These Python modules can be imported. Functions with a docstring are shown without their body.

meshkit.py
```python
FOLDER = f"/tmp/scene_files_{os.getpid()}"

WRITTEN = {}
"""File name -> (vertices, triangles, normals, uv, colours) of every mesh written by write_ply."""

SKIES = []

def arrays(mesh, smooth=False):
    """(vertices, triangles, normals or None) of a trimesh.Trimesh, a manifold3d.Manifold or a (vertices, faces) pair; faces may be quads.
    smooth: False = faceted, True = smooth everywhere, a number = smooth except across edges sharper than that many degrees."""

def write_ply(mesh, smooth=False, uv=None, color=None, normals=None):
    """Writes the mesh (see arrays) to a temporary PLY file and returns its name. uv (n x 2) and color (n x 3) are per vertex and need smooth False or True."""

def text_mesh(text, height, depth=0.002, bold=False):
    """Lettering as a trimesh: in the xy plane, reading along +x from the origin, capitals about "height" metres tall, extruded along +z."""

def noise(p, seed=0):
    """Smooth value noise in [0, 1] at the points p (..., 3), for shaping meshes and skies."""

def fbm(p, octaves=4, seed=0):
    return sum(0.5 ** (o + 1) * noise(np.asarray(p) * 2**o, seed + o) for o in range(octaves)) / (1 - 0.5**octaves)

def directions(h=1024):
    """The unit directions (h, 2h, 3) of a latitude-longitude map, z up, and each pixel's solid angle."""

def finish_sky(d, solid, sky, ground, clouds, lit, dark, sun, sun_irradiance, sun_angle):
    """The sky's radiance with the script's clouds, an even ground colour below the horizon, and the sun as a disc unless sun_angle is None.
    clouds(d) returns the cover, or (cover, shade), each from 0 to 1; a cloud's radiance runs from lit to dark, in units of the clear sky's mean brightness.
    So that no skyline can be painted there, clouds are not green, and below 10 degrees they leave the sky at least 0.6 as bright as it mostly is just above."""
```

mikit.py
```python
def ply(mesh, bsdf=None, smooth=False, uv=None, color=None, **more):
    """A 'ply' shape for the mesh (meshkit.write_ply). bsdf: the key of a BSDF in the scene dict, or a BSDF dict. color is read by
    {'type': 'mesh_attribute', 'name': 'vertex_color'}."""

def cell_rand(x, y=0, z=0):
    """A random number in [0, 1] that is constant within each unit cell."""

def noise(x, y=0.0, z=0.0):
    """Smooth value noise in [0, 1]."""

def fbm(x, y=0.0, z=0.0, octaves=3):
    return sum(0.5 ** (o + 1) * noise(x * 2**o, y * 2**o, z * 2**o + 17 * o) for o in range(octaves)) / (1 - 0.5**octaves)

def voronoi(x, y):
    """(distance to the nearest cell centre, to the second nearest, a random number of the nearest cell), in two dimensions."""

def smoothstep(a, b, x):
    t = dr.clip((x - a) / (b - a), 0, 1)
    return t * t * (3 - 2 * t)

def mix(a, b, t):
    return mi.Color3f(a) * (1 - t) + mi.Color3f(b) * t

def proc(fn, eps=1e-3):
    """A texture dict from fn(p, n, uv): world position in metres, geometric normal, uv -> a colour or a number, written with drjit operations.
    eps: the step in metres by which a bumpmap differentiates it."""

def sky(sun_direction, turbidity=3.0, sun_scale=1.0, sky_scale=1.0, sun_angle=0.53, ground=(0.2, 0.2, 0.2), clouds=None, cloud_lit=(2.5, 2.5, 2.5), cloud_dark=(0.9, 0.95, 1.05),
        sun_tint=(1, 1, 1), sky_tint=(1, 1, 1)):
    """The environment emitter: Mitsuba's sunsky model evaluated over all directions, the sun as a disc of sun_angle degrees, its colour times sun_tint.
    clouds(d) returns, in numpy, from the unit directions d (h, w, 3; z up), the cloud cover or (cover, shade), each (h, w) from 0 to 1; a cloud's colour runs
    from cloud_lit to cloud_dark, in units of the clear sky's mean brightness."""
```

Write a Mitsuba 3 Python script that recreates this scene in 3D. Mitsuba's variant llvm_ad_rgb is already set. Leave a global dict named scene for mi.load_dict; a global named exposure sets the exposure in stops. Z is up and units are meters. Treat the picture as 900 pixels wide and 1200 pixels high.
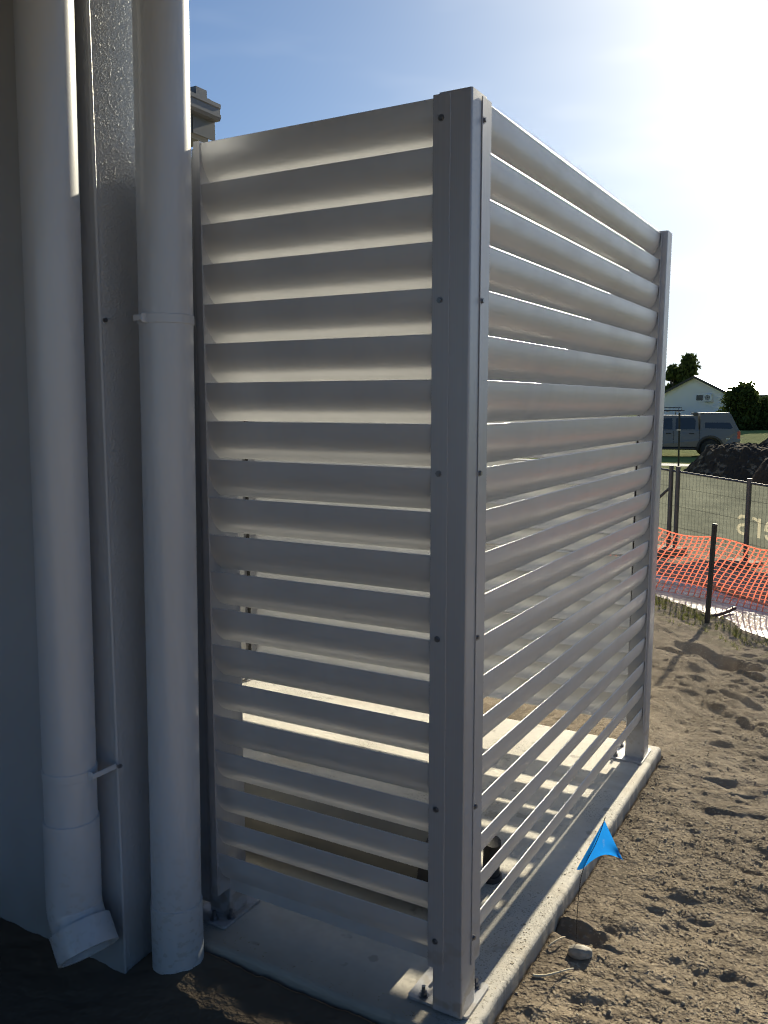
import math, random
import numpy as np, trimesh, shapely.geometry as sg
import drjit as dr
import mitsuba as mi
import mikit, meshkit
from mikit import proc, noise, fbm, voronoi, cell_rand, smoothstep, mix

# ------------------------------------------------------------------ camera, sky, exposure
T = mi.ScalarTransform4f
CAM = np.array([0.9178, -2.0340, 1.6947])
FWD = np.array([-0.49292, 0.86135, -0.12289])
scene, labels = {}, {}
scene['camera'] = {'type': 'perspective', 'fov': 47.44, 'fov_axis': 'x', 'near_clip': 0.05, 'far_clip': 3000.0,
                   'to_world': T().look_at(origin=CAM.tolist(), target=(CAM + FWD).tolist(), up=[0, 0, 1])}
SUN_AZ, SUN_EL = math.radians(0.8), math.radians(24.7)
SUN = np.array([math.sin(SUN_AZ) * math.cos(SUN_EL), math.cos(SUN_AZ) * math.cos(SUN_EL), math.sin(SUN_EL)])
def veil(d):
    # thin bright haze in the humid air round the low sun, with faint streaks of high cirrus
    ang = np.degrees(np.arccos(np.clip(d @ SUN, -1, 1)))
    st = meshkit.fbm(np.stack([d[..., 0] * 5, d[..., 1] * 5, d[..., 2] * 22], -1), 4, 3)
    c = 1.0 * np.exp(-(ang / 15.0) ** 2) + .16 * np.exp(-(ang / 30.0) ** 2)
    c = c * (.85 + .3 * st) + .10 * np.clip((st - .52) / .3, 0, 1) * np.exp(-(ang / 60.0) ** 2)
    el = np.degrees(np.arcsin(np.clip(d[..., 2], -1, 1))); az = np.degrees(np.arctan2(d[..., 0], d[..., 1]))
    c = c + .55 * np.exp(-(az / 24.0) ** 2) * np.exp(-np.maximum(el, 0) / 17.0)      # the low haze under the sun
    return np.clip(c, 0, .95)
scene['sky'] = mikit.sky(SUN, turbidity=2.1, sun_scale=2.0, sky_scale=0.63, sun_tint=(0.86, 1.0, 1.20), sky_tint=(0.84, 1.0, 1.27),
                         clouds=veil, cloud_lit=(5.6, 5.6, 5.5), cloud_dark=(2.5, 2.5, 2.6))
exposure = 2.3

rng = np.random.default_rng(7)
random.seed(7)

# ------------------------------------------------------------------ helpers
def numbered(key):
    if key not in scene and key not in labels: return key
    i = 1
    while f'{key}_{i:03d}' in scene or f'{key}_{i:03d}' in labels: i += 1
    return f'{key}_{i:03d}'

def thing(name, label, cat, group=None):
    key = numbered(name); labels[key] = {'label': label, 'category': cat}
    if group: labels[key]['group'] = group
    return key

def tag(key, label, cat=None, group=None, kind=None):
    labels[key] = {'label': label}
    if cat: labels[key]['category'] = cat
    if group: labels[key]['group'] = group
    if kind: labels[key]['kind'] = kind

def obj(name, mesh, bsdf, parent=None, smooth=False, uv=None, color=None, label=None, kind=None, M=None):
    key = numbered(parent + '__' + name if parent else name)
    d = mesh if isinstance(mesh, dict) else mikit.ply(mesh, bsdf, smooth=smooth, uv=uv, color=color)
    d = dict(d)
    if M is not None: d['to_world'] = M
    scene[key] = d
    if label or kind:
        labels[key] = {}
        if label: labels[key]['label'] = label
        if kind: labels[key]['kind'] = kind
    return key

def struct(name, mesh, bsdf, label, **k):
    key = obj(name, mesh, bsdf, **k)
    labels[key] = {'label': label, 'kind': 'structure', 'category': name.split('_')[-1]}
    return key

def box(x0, x1, y0, y1, z0, z1, c=0.0):
    if c <= 0:
        m = trimesh.creation.box(bounds=[[x0, y0, z0], [x1, y1, z1]]); return m
    P = []
    for x, sx in ((x0, 1), (x1, -1)):
        for y, sy in ((y0, 1), (y1, -1)):
            for z, sz in ((z0, 1), (z1, -1)):
                P += [(x + sx * c, y + sy * c, z), (x + sx * c, y, z + sz * c), (x, y + sy * c, z + sz * c)]
    return trimesh.convex.convex_hull(np.array(P))

def cat(*ms):
    ms = [m for x in ms for m in (x if isinstance(x, (list, tuple)) else [x])]
    return trimesh.util.concatenate(ms)

def cyl(p0, p1, r, n=16):
    return trimesh.creation.cylinder(radius=r, segment=[p0, p1], sections=n)

def tube(pts, r, n=10, caps=True):
    p = np.asarray(pts, float); t = np.gradient(p, axis=0); t /= np.linalg.norm(t, axis=1, keepdims=True)
    ref = np.array([0.13, 0.27, 0.95]) if abs(t[0][2]) < .9 else np.array([0.9, 0.3, 0.1])
    a = np.cross(t, ref); a /= np.linalg.norm(a, axis=1, keepdims=True); b = np.cross(t, a)
    r = np.broadcast_to(r, (len(p),)); th = np.arange(n) * 2 * np.pi / n
    v = (p[:, None] + r[:, None, None] * (np.cos(th)[None, :, None] * a[:, None] + np.sin(th)[None, :, None] * b[:, None])).reshape(-1, 3)
    i, j = np.meshgrid(np.arange(len(p) - 1), np.arange(n), indexing='ij')
    q = np.stack([i * n + j, i * n + (j + 1) % n, (i + 1) * n + (j + 1) % n, (i + 1) * n + j], -1).reshape(-1, 4)
    f = [np.vstack([q[:, [0, 1, 2]], q[:, [0, 2, 3]]])]
    if caps:
        v = np.vstack([v, p[0], p[-1]]); k = np.arange(n); L = (len(p) - 1) * n
        f += [np.stack([k * 0 + len(v) - 2, (k + 1) % n, k], 1), np.stack([k * 0 + len(v) - 1, L + k, L + (k + 1) % n], 1)]
    m = trimesh.Trimesh(v, np.vstack(f), process=False); m.fix_normals(); return m

def extrude(poly, axis, a0, a1):
    """A shapely polygon in (u, z) run along x (u = y) or along y (u = x)."""
    m = trimesh.creation.extrude_polygon(poly, a1 - a0, engine='earcut')
    v = m.vertices.copy()
    if axis == 'x': m.vertices = np.stack([v[:, 2] + a0, v[:, 0], v[:, 1]], 1)
    else: m.vertices = np.stack([v[:, 0], v[:, 2] + a0, v[:, 1]], 1)
    m.fix_normals(); return m

def grid(X, Y, Z):
    """height field on coordinate arrays (ny, nx)."""
    ny, nx = X.shape; v = np.stack([X, Y, Z], -1).reshape(-1, 3); i = np.arange(ny * nx).reshape(ny, nx)
    q = np.stack([i[:-1, :-1], i[:-1, 1:], i[1:, 1:], i[1:, :-1]], -1).reshape(-1, 4)
    return trimesh.Trimesh(v, np.vstack([q[:, [0, 1, 2]], q[:, [0, 2, 3]]]), process=False)

def rotz(m, deg, about=(0, 0, 0)):
    m = m.copy(); m.apply_transform(trimesh.transformations.rotation_matrix(math.radians(deg), [0, 0, 1], about)); return m

def turn(m, deg, axis, about=(0, 0, 0)):
    m = m.copy(); m.apply_transform(trimesh.transformations.rotation_matrix(math.radians(deg), axis, about)); return m

def sm(a, b, x):
    t = np.clip((x - a) / (b - a), 0, 1); return t * t * (3 - 2 * t)

def nfb(x, y, s, oct=4, seed=0):
    return meshkit.fbm(np.stack([x * s, y * s, x * 0 + seed * 3.7], -1), oct, seed)

# ------------------------------------------------------------------ materials
def bsdf(key, d):
    scene[key] = d; return key

def princ(key, col, rough=.5, spec=.5, metal=0., bump=None, bs=1.0, **k):
    d = {'type': 'principled', 'base_color': col if isinstance(col, dict) else {'type': 'rgb', 'value': list(col)},
         'roughness': rough, 'specular': spec, **k}
    if metal: d['metallic'] = metal
    if bump is not None: d = {'type': 'bumpmap', 'arbitrary': bump, 'scale': bs, 'bsdf': d}
    return bsdf(key, {'type': 'twosided', 'bsdf': d})

def f_paint(p, n, uv):
    a = fbm(p.x * 5, p.y * 5, p.z * 1.5, octaves=3)
    drip = smoothstep(.55, .8, fbm(p.x * 38, p.y * 38, p.z * 1.1, octaves=2))
    dust = smoothstep(.5, .72, fbm(p.x * 11, p.y * 11, p.z * 17, octaves=4)) * (.25 + .6 * smoothstep(.9, .1, p.z))
    return mix(mix((.455, .461, .472), (.42, .426, .436), smoothstep(.4, .75, a) * .6 + drip * .25), (.36, .335, .29), dust * .22)
def r_paint(p, n, uv):
    return .36 + .05 * smoothstep(.45, .7, fbm(p.x * 9, p.y * 9, p.z * 14, octaves=3))
princ('powder_coat', proc(f_paint), proc(r_paint), .5, metal=.28)
def f_post(p, n, uv):
    # drawn aluminium extrusion: faint vertical die lines
    l = noise((p.x + p.y) * 420.0, 0.0, p.z * .4)
    a = fbm(p.x * 6, p.y * 6, p.z * 2, octaves=3)
    mud = smoothstep(.45, .7, fbm(p.x * 30, p.y * 30, p.z * 30, octaves=3)) * smoothstep(.35, .0, p.z)
    return mix(mix((.34, .345, .365), (.30, .305, .32), l * .45 + a * .5), (.22, .19, .15), mud * .6)
princ('post_coat', proc(f_post), .38, .5, metal=.3)
princ('galvanised', (.20, .205, .22), .30, .5, metal=.85)
princ('dark_gap', (.02, .02, .02), .8)
princ('rubber', (.022, .022, .024), .55, .4)
def f_pipe(p, n, uv):
    a = fbm(p.x * 7, p.y * 7, p.z * 2.5, octaves=3)
    low = smoothstep(.55, -.05, p.z + .25 * (noise(p.x * 30, p.y * 30, p.z * 3) - .5))
    c = mix((.42, .44, .47), (.38, .40, .43), a)
    splash = smoothstep(.52, .72, fbm(p.x * 60, p.y * 60, p.z * 60, octaves=3)) * low
    return mix(c, (.27, .255, .22), low * .30 + splash * .35)
princ('pvc_paint', proc(f_pipe), .30, .6)
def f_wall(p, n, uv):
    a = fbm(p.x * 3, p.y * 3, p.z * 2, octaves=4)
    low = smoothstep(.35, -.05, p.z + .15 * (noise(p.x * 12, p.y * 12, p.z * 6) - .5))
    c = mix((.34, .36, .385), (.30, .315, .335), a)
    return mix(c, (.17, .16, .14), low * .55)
def b_wall(p, n, uv):
    return fbm(p.x * 130, p.y * 130, p.z * 130, octaves=2)
princ('wall_render', proc(f_wall), .5, .4, bump=proc(b_wall, eps=.001), bs=.0016)
princ('wall_stucco', proc(f_wall), .5, .5)
princ('fascia_paint', (.085, .092, .09), .5)
princ('gutter_paint', (.10, .105, .11), .4)

def f_conc(p, n, uv):
    a = fbm(p.x * 3.2, p.y * 3.2, 0.3, octaves=5)
    b = fbm(p.x * 60, p.y * 60, p.z * 40, octaves=2)
    sp = smoothstep(.66, .76, fbm(p.x * 17 + 3, p.y * 17, 1.7, octaves=3))
    trowel = noise(p.x * 9 + p.y * 60, p.y * 8 - p.x * 3, 2.2)
    c = mix((.46, .44, .395), (.355, .34, .305), smoothstep(.3, .72, a))
    c = mix(c, (.30, .285, .25), b * .30 + trowel * .12)
    pores = smoothstep(.70, .78, noise(p.x * 230, p.y * 230, 3.1)) * smoothstep(.45, .6, a)
    c = mix(c, (.15, .14, .12), pores * .6)
    rust = smoothstep(.55, .75, fbm(p.x * 2.1 + 9, p.y * 5.3, .5, octaves=4))
    c = mix(c, (.30, .26, .20), rust * .45)
    edge = smoothstep(-.006, -.04, p.z)
    c = mix(c, (.20, .18, .15), edge * .75)
    front = smoothstep(.20, -.04, p.y + .10 * (a - .5)) * smoothstep(.03, -.12, p.x + .05 * (a - .5))           # splashed soil along the front edge
    c = mix(c, (.19, .175, .15), front * (.35 + .6 * a))
    return mix(c, (.16, .15, .13), sp * .55)
def b_conc(p, n, uv):
    return fbm(p.x * 90, p.y * 90, p.z * 90, octaves=3) + .4 * fbm(p.x * 400, p.y * 400, p.z * 400, octaves=1)
princ('concrete', proc(f_conc), .8, .3, bump=proc(b_conc, eps=.0012), bs=.0016)

def pathside(x, y):
    """signed distance past the near edge of the footpath (world line)"""
    return ((x + .803) * .6625 + (y - 5.992) * .749)
PN = np.array([.91, 1.03]); PN = PN / np.linalg.norm(PN)
PATH_N, PATH_P = PN, np.array([-.803, 5.992])

def f_ground(p, n, uv):
    a = fbm(p.x * 1.3, p.y * 1.3, .4, octaves=4)
    b = fbm(p.x * 14, p.y * 14, .9, octaves=3)
    g = fbm(p.x * 130, p.y * 130, p.z * 130, octaves=2)
    d = (p.x - PATH_P[0]) * PATH_N[0] + (p.y - PATH_P[1]) * PATH_N[1]
    soil = mix((.240, .196, .143), (.142, .115, .083), smoothstep(.35, .68, a * .6 + b * .4))
    soil = mix(soil, (.36, .31, .24), smoothstep(.58, .75, g) * .5)
    dark_front = smoothstep(.02, -.10, p.y + .10 * (b - .5)) * smoothstep(.22, .0, p.x + .15 * (a - .5))   # darker soil in front of the slab
    soil = mix(soil, (.062, .055, .045), dark_front * .92)
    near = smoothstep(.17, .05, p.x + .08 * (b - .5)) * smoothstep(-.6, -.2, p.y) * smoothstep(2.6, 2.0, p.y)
    soil = mix(soil, (.115, .092, .068), near * .7)               # darker soil along the slab edge
    weeds = smoothstep(.5, .66, b) * smoothstep(-.75, -.12, d) * smoothstep(.05, -.05, d)
    soil = mix(soil, (.16, .16, .075), weeds * .55)
    sand = mix((.42, .345, .25), (.31, .25, .18), b)
    grass = mix((.155, .20, .048), (.25, .265, .085), fbm(p.x * 1.7, p.y * 1.7, .2, octaves=3))
    grass = mix(grass, (.20, .17, .10), smoothstep(.55, .75, fbm(p.x * .6, p.y * .6, .7, octaves=3)) * .6)
    c = mix(soil, sand, smoothstep(.76, .84, d))
    c = mix(c, grass, smoothstep(14.0, 15.0, p.y + b * 1.2))
    return c
def b_ground(p, n, uv):
    return fbm(p.x * 105, p.y * 105, p.z * 105, octaves=5)
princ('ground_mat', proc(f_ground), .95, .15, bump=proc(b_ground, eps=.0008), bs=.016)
def f_clod(p, n, uv):
    c = noise(p.x * 37, p.y * 37, 0)
    return mix((.19, .16, .115), (.33, .29, .22), c)
princ('clod_mat', proc(f_clod), .95, .15)
def f_path(p, n, uv):
    a = fbm(p.x * 4, p.y * 4, 0, octaves=4)
    return mix((.44, .43, .41), (.24, .235, .225), smoothstep(.35, .7, a))
def r_path(p, n, uv):
    a = fbm(p.x * 3.1 + 5, p.y * 3.1, 0, octaves=4)
    return .13 + .40 * smoothstep(.42, .62, a)
def b_path(p, n, uv):
    return fbm(p.x * 45, p.y * 45, 0, octaves=3)
princ('wet_path', proc(f_path), proc(r_path), .6, bump=proc(b_path, eps=.003), bs=.006)
princ('path_edge', (.12, .11, .095), .9)

# ------------------------------------------------------------------ ground (one sheet to the horizon, finer where it is near)
def far_level(y):
    return (-.40 * sm(9, 34, y) + .47 * sm(40, 62, y) + .25 * sm(62, 90, y))

def ground_z(x, y):
    x, y = np.broadcast_arrays(np.asarray(x, float), np.asarray(y, float))
    d = (x - PATH_P[0]) * PATH_N[0] + (y - PATH_P[1]) * PATH_N[1]
    z = -.085 + far_level(y)
    near = sm(.6, .03, x) * sm(-1.2, -.2, y) * sm(3.2, 2.4, y)
    z = z + .028 * near
    z = z + .050 * sm(-.50, -.09, y) * sm(.06, -.12, x) * sm(-1.05, -.8, x) * (.35 + 1.1 * nfb(x, y, 4.0, 3, 23))
    soil = sm(.0, -.12, d)                                         # dug soil before the path
    amp = soil * sm(14, 8, np.hypot(x, y))
    z = z + amp * .050 * (nfb(x, y, 2.2, 4, 1) - .5)
    ridge = nfb(x * .55 + y * .25, y * 1.3 - x * .35, 6.0, 3, 2)
    z = z + amp * .050 * (np.abs(ridge - .5) * 2 - .22) * sm(.0, .35, x + .3 * nfb(x, y, 1.1, 2, 9) + .25 * sm(2.5, 4, y))
    z = z + amp * .014 * (nfb(x, y, 17, 3, 3) - .5) + amp * .007 * (nfb(x, y, 50, 2, 4) - .5)
    w_, a_ = x * .66 + y * .75, x * .75 - y * .66
    rut = meshkit.fbm(np.stack([w_ * 8.5, a_ * 1.4, x * 0 + 4.4], -1), 3, 17)
    z = z + amp * (.006 + .030 * sm(1.6, 3.2, y)) * (np.abs(rut - .5) * 2.4 - .3)
    # the hollow further along, a hollow behind the flat stone
    def hollow(cx, cy, rx, ry, ang, dep):
        c, s = math.cos(ang), math.sin(ang); u = (x - cx) * c + (y - cy) * s; v = -(x - cx) * s + (y - cy) * c
        rr = (u / rx) ** 2 + (v / ry) ** 2
        return -dep * np.exp(-rr ** 1.5) + dep * .35 * np.exp(-((np.sqrt(rr) - 1.5) / .4) ** 2) * (v > -ry)
    z = z + hollow(.0, 4.22, .24, .10, -.35, .075) + hollow(.12, .66, .09, .035, .1, .03)
    # boot prints
    for bx, by, ba in ((.45, 2.2, .5), (.62, 1.5, 1.1), (.42, .9, .9), (.75, 2.9, .4), (.35, 3.1, 1.2), (.8, 1.0, .3)):
        c, s = math.cos(ba), math.sin(ba); u = (x - bx) * c + (y - by) * s; v = -(x - bx) * s + (y - by) * c
        z = z - .014 * np.exp(-((u / .13) ** 4 + (v / .05) ** 4))
    # bed of the footpath and the strip beyond
    path = sm(-.01, .01, d) * sm(.82, .78, d)
    z = np.where(path > 0, z * (1 - path) + path * (-.16), z)
    z = z + .02 * sm(.8, 1.5, d) * (nfb(x, y, 3.3, 3, 5) - .5) * sm(14, 10, y)
    # under the slab
    under = sm(.055, .035, x) * sm(-3.2, -3.1, x) * sm(-.09, -.065, y) * sm(2.285, 2.265, y)
    z = z * (1 - under) + under * np.minimum(z, -.10)
    # soil creeping over the slab's front edge and along the wall
    return z

def spaced(*segs):
    out = []
    for a, b, s0, s1 in segs:
        L = b - a; n = max(2, int(round(2 * abs(L) / (s0 + s1)))); t = np.linspace(0, 1, n + 1)
        w = np.cumsum(np.r_[0, np.linspace(s0, s1, n)]); out.append(a + L * w / w[-1])
    return np.unique(np.concatenate(out).round(6))
gx = spaced((-400, -60, 80, 10), (-60, -6, 10, .5), (-6, -2.0, .4, .06), (-2.0, -1.0, .03, .014), (-1.0, 0.0, .012, .010), (0, 1.0, .0065, .0065), (1.0, 2.2, .008, .05), (2.2, 10, .08, .8), (10, 60, 1, 10), (60, 400, 10, 80))
gy = spaced((-60, -8, 12, 1.5), (-8, -1.2, .8, .06), (-1.2, -.5, .04, .012), (-.5, 1.6, .0075, .0075), (1.6, 4.6, .009, .016), (4.6, 8, .02, .04), (8, 16, .06, .4), (16, 60, .5, 2), (60, 900, 4, 120))
GX, GY = np.meshgrid(gx, gy)
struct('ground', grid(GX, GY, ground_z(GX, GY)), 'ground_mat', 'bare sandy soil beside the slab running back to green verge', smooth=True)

# ------------------------------------------------------------------ footpath
def strip(d0, d1, s0, s1, z0, z1):
    t = np.array([PATH_N[1], -PATH_N[0]])
    P = [PATH_P + PATH_N * d + t * s for d, s in ((d0, s0), (d1, s0), (d1, s1), (d0, s1))]
    m = trimesh.creation.extrude_polygon(sg.Polygon(P), z1 - z0, engine='earcut'); m.apply_translation([0, 0, z0]); return m
struct('footpath', strip(.0, .78, -9, 9, -.2, -.088), 'wet_path', 'wet shiny concrete footpath under the orange barrier mesh')

# ------------------------------------------------------------------ concrete slab
def slab_mesh():
    x0, x1, y0, y1, r = -3.15, .045, -.075, 2.275, .015
    e = np.array([0, .0015, .005, .010, .016, .023])
    def axis(a, b, s): return np.concatenate([a + e, np.linspace(a + .03, b - .03, int((b - a) / s)), (b - e)[::-1]])
    X, Y = np.meshgrid(np.concatenate([axis(-3.15, .045, .025)]), axis(y0, y1, .02))
    dx = np.minimum(X - x0, x1 - X); dy = np.minimum(Y - y0, y1 - Y)
    fx = np.maximum(r - dx, 0); fy = np.maximum(r - dy, 0); ff = np.minimum(np.hypot(fx, fy), r)
    Z = -(r - np.sqrt(np.maximum(r * r - ff * ff, 0)))
    Z = Z + .003 * (nfb(X, Y, 2.0, 3, 11) - .5)
    # a wavering hand-tooled edge
    wob = .010 * (nfb(Y, X, 5, 3, 12) - .5) + .004 * (nfb(Y, X, 40, 2, 13) - .5)
    X2 = X + wob * sm(x1 - .15, x1, X); Y2 = Y + .012 * (nfb(X, Y, 6, 3, 14) - .5) * sm(y0 + .12, y0, Y)
    m = grid(X2, Y2, Z); V = np.stack([X2, Y2, Z], -1); ring = np.concatenate([V[0, :-1], V[:-1, -1], V[-1, :0:-1], V[:0:-1, 0]])
    low = ring.copy(); low[:, 2] = -.16; n = len(ring); i = np.arange(n); j = (i + 1) % n
    s = trimesh.Trimesh(np.vstack([ring, low]), np.vstack([np.stack([i, i + n, j], 1), np.stack([j, i + n, j + n], 1)]), process=False)
    return cat(m, s)
struct('concrete_slab', slab_mesh(), 'concrete', 'pale concrete slab with rounded edge under the louvre enclosure', smooth=40)

# ------------------------------------------------------------------ building corner
NX, NY = -1.022, -.255       # the corner arris of the front wall and the short return wall
b = thing('building', 'grey rendered building corner behind the two downpipes', 'building')
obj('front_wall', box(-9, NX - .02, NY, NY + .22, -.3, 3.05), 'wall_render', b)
def stucco():
    y = np.arange(NY + .008, NY + .33, .0026); z = np.arange(-.3, 3.05, .0026)
    Y, Z = np.meshgrid(y, z)
    h = meshkit.fbm(np.stack([Y * 300, Z * 300, Y * 0 + 1.5], -1), 2, 21)
    h = np.clip((h - .42) / .30, 0, 1) ** 1.2
    X = NX - .0035 + (.0026 * h) * sm(NY + .008, NY + .02, Y)
    v = np.stack([X, Y, Z], -1); ny, nx = X.shape; i = np.arange(ny * nx).reshape(ny, nx)
    q = np.stack([i[:-1, :-1], i[:-1, 1:], i[1:, 1:], i[1:, :-1]], -1).reshape(-1, 4)
    return trimesh.Trimesh(v.reshape(-1, 3), np.vstack([q[:, [0, 1, 2]], q[:, [0, 2, 3]]]), process=False)
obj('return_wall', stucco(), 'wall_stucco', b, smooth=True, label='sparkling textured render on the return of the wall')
# rounded arris bead and back of the nib
obj('corner_bead', cat(cyl([NX - .006, NY + .006, -.3], [NX - .006, NY + .006, 3.05], .0062, 14), box(NX - .022, NX - .006, NY + .0005, NY + .006, -.3, 3.05)), 'wall_render', b, smooth=40)
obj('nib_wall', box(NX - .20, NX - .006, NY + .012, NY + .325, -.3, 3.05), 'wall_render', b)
obj('added_shade_roof', box(-9, .30, NY - 4.9, NY - .002, 3.06, 3.12), 'fascia_paint', b, label='roof added out of view to darken the shaded side of the building')  # unseen roof, added to hold sky light off the front faces
obj('fascia', cat(box(.302, .325, NY - 4.92, NY, 3.0, 3.22), box(-9, .30, NY - 4.925, NY - 4.902, 3.0, 3.22)), 'fascia_paint', b)  # edge boards of the added roof, out of view as well
obj('added_shade_wall', box(-2.75, -2.55, NY - 4.9, NY - .004, -.3, 3.056), 'wall_render', b)  # unseen wall, added to cut the sky light from the left
obj('parapet', box(-9, NX - .012, NY + .02, NY + .20, 3.122, 3.30), 'gutter_paint', b)
obj('side_wall', box(-3.6, -3.42, NY + .22, 2.45, -.3, 3.75), 'wall_render', b)
# eave end seen over the screen
EX, EY = -3.10, 2.71
ev = obj('eave', box(EX - .40, EX - .035, 1.0, EY - .03, 3.42, 3.60), 'fascia_paint', b, label='grey eave end with stepped gutter over the screen')
obj('fascia_board', cat(box(EX - .012, EX, 1.0, EY - .225, 3.44, 3.715), box(EX - .012, EX + .001, EY - .215, EY, 3.44, 3.56)), 'fascia_paint', b)
gp = sg.Polygon([(0, 0), (.055, 0), (.066, .02), (.066, .038), (.058, .042), (.058, .075), (.066, .08), (.066, .105), (.05, .108), (.0, .108)])
gm = extrude(gp, 'y', 1.0, EY - .01); gm.apply_translation([EX - .002, 0, 3.555]); obj('gutter', gm, 'gutter_paint', b)
obj('gutter_cap', cat(box(EX - .03, EX + .02, EY - .2, EY - .095, 3.66, 3.73), box(EX - .03, EX + .02, EY - .085, EY - .06, 3.655, 3.685)), 'gutter_paint', b)

# ------------------------------------------------------------------ downpipes
def ring(cx, cy, z0, z1, r, n=40):
    poly = [(r - .006, z0), (r - .0015, z0), (r, z0 + .0015), (r, z1 - .0015), (r - .0015, z1), (r - .006, z1)]
    m = trimesh.creation.revolve(np.array(poly + poly[:1]), sections=n); m.apply_translation([cx, cy, 0]); m.fix_normals(); return m
PR = .0755
# free-standing one with the elbow
P1 = np.array([-1.122, -.352]); lean = np.array([.043, 0, 2.4])
d1 = thing('downpipe', 'grey round downpipe ending in an angled elbow above the ground', 'downpipe', 'downpipes on the building corner')
def pipe1(z): return [P1[0] + .0175 * (z - .2), P1[1], z]
obj('pipe', tube([pipe1(z) for z in np.linspace(.34, 3.2, 8)], PR, 56), 'pvc_paint', d1, smooth=50)
dirn = np.array([.64, -.20, -.74]); dirn /= np.linalg.norm(dirn); a0 = np.array([0, 0, -1.0])
pp = [np.array(pipe1(.42)), np.array(pipe1(.32)), np.array(pipe1(.215))]
for k in range(8):
    d = a0 * (1 - k / 7) + dirn * k / 7; pp.append(pp[-1] + d / np.linalg.norm(d) * .008)
mouth0 = pp[-1]
obj('elbow', tube(pp + [mouth0 + dirn * .03], PR + .0045, 56, caps=False), 'pvc_paint', d1, smooth=50)
end = mouth0 + dirn * .100
obj('outlet_socket', cat(tube([mouth0 + dirn * .018, end], PR + .014, 56, caps=False), tube([end, mouth0 + dirn * .02], PR + .0045, 56, caps=False),
    trimesh.creation.annulus(PR + .0045, PR + .014, .002, sections=56, transform=trimesh.geometry.align_vectors([0, 0, 1], dirn) if False else trimesh.transformations.concatenate_matrices(trimesh.transformations.translation_matrix(end), trimesh.geometry.align_vectors([0, 0, 1], dirn)))), 'pvc_paint', d1, smooth=40)
q = pipe1(.44); obj('coupling', ring(q[0], q[1], .415, .475, PR + .0045), 'pvc_paint', d1, smooth=40)
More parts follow.
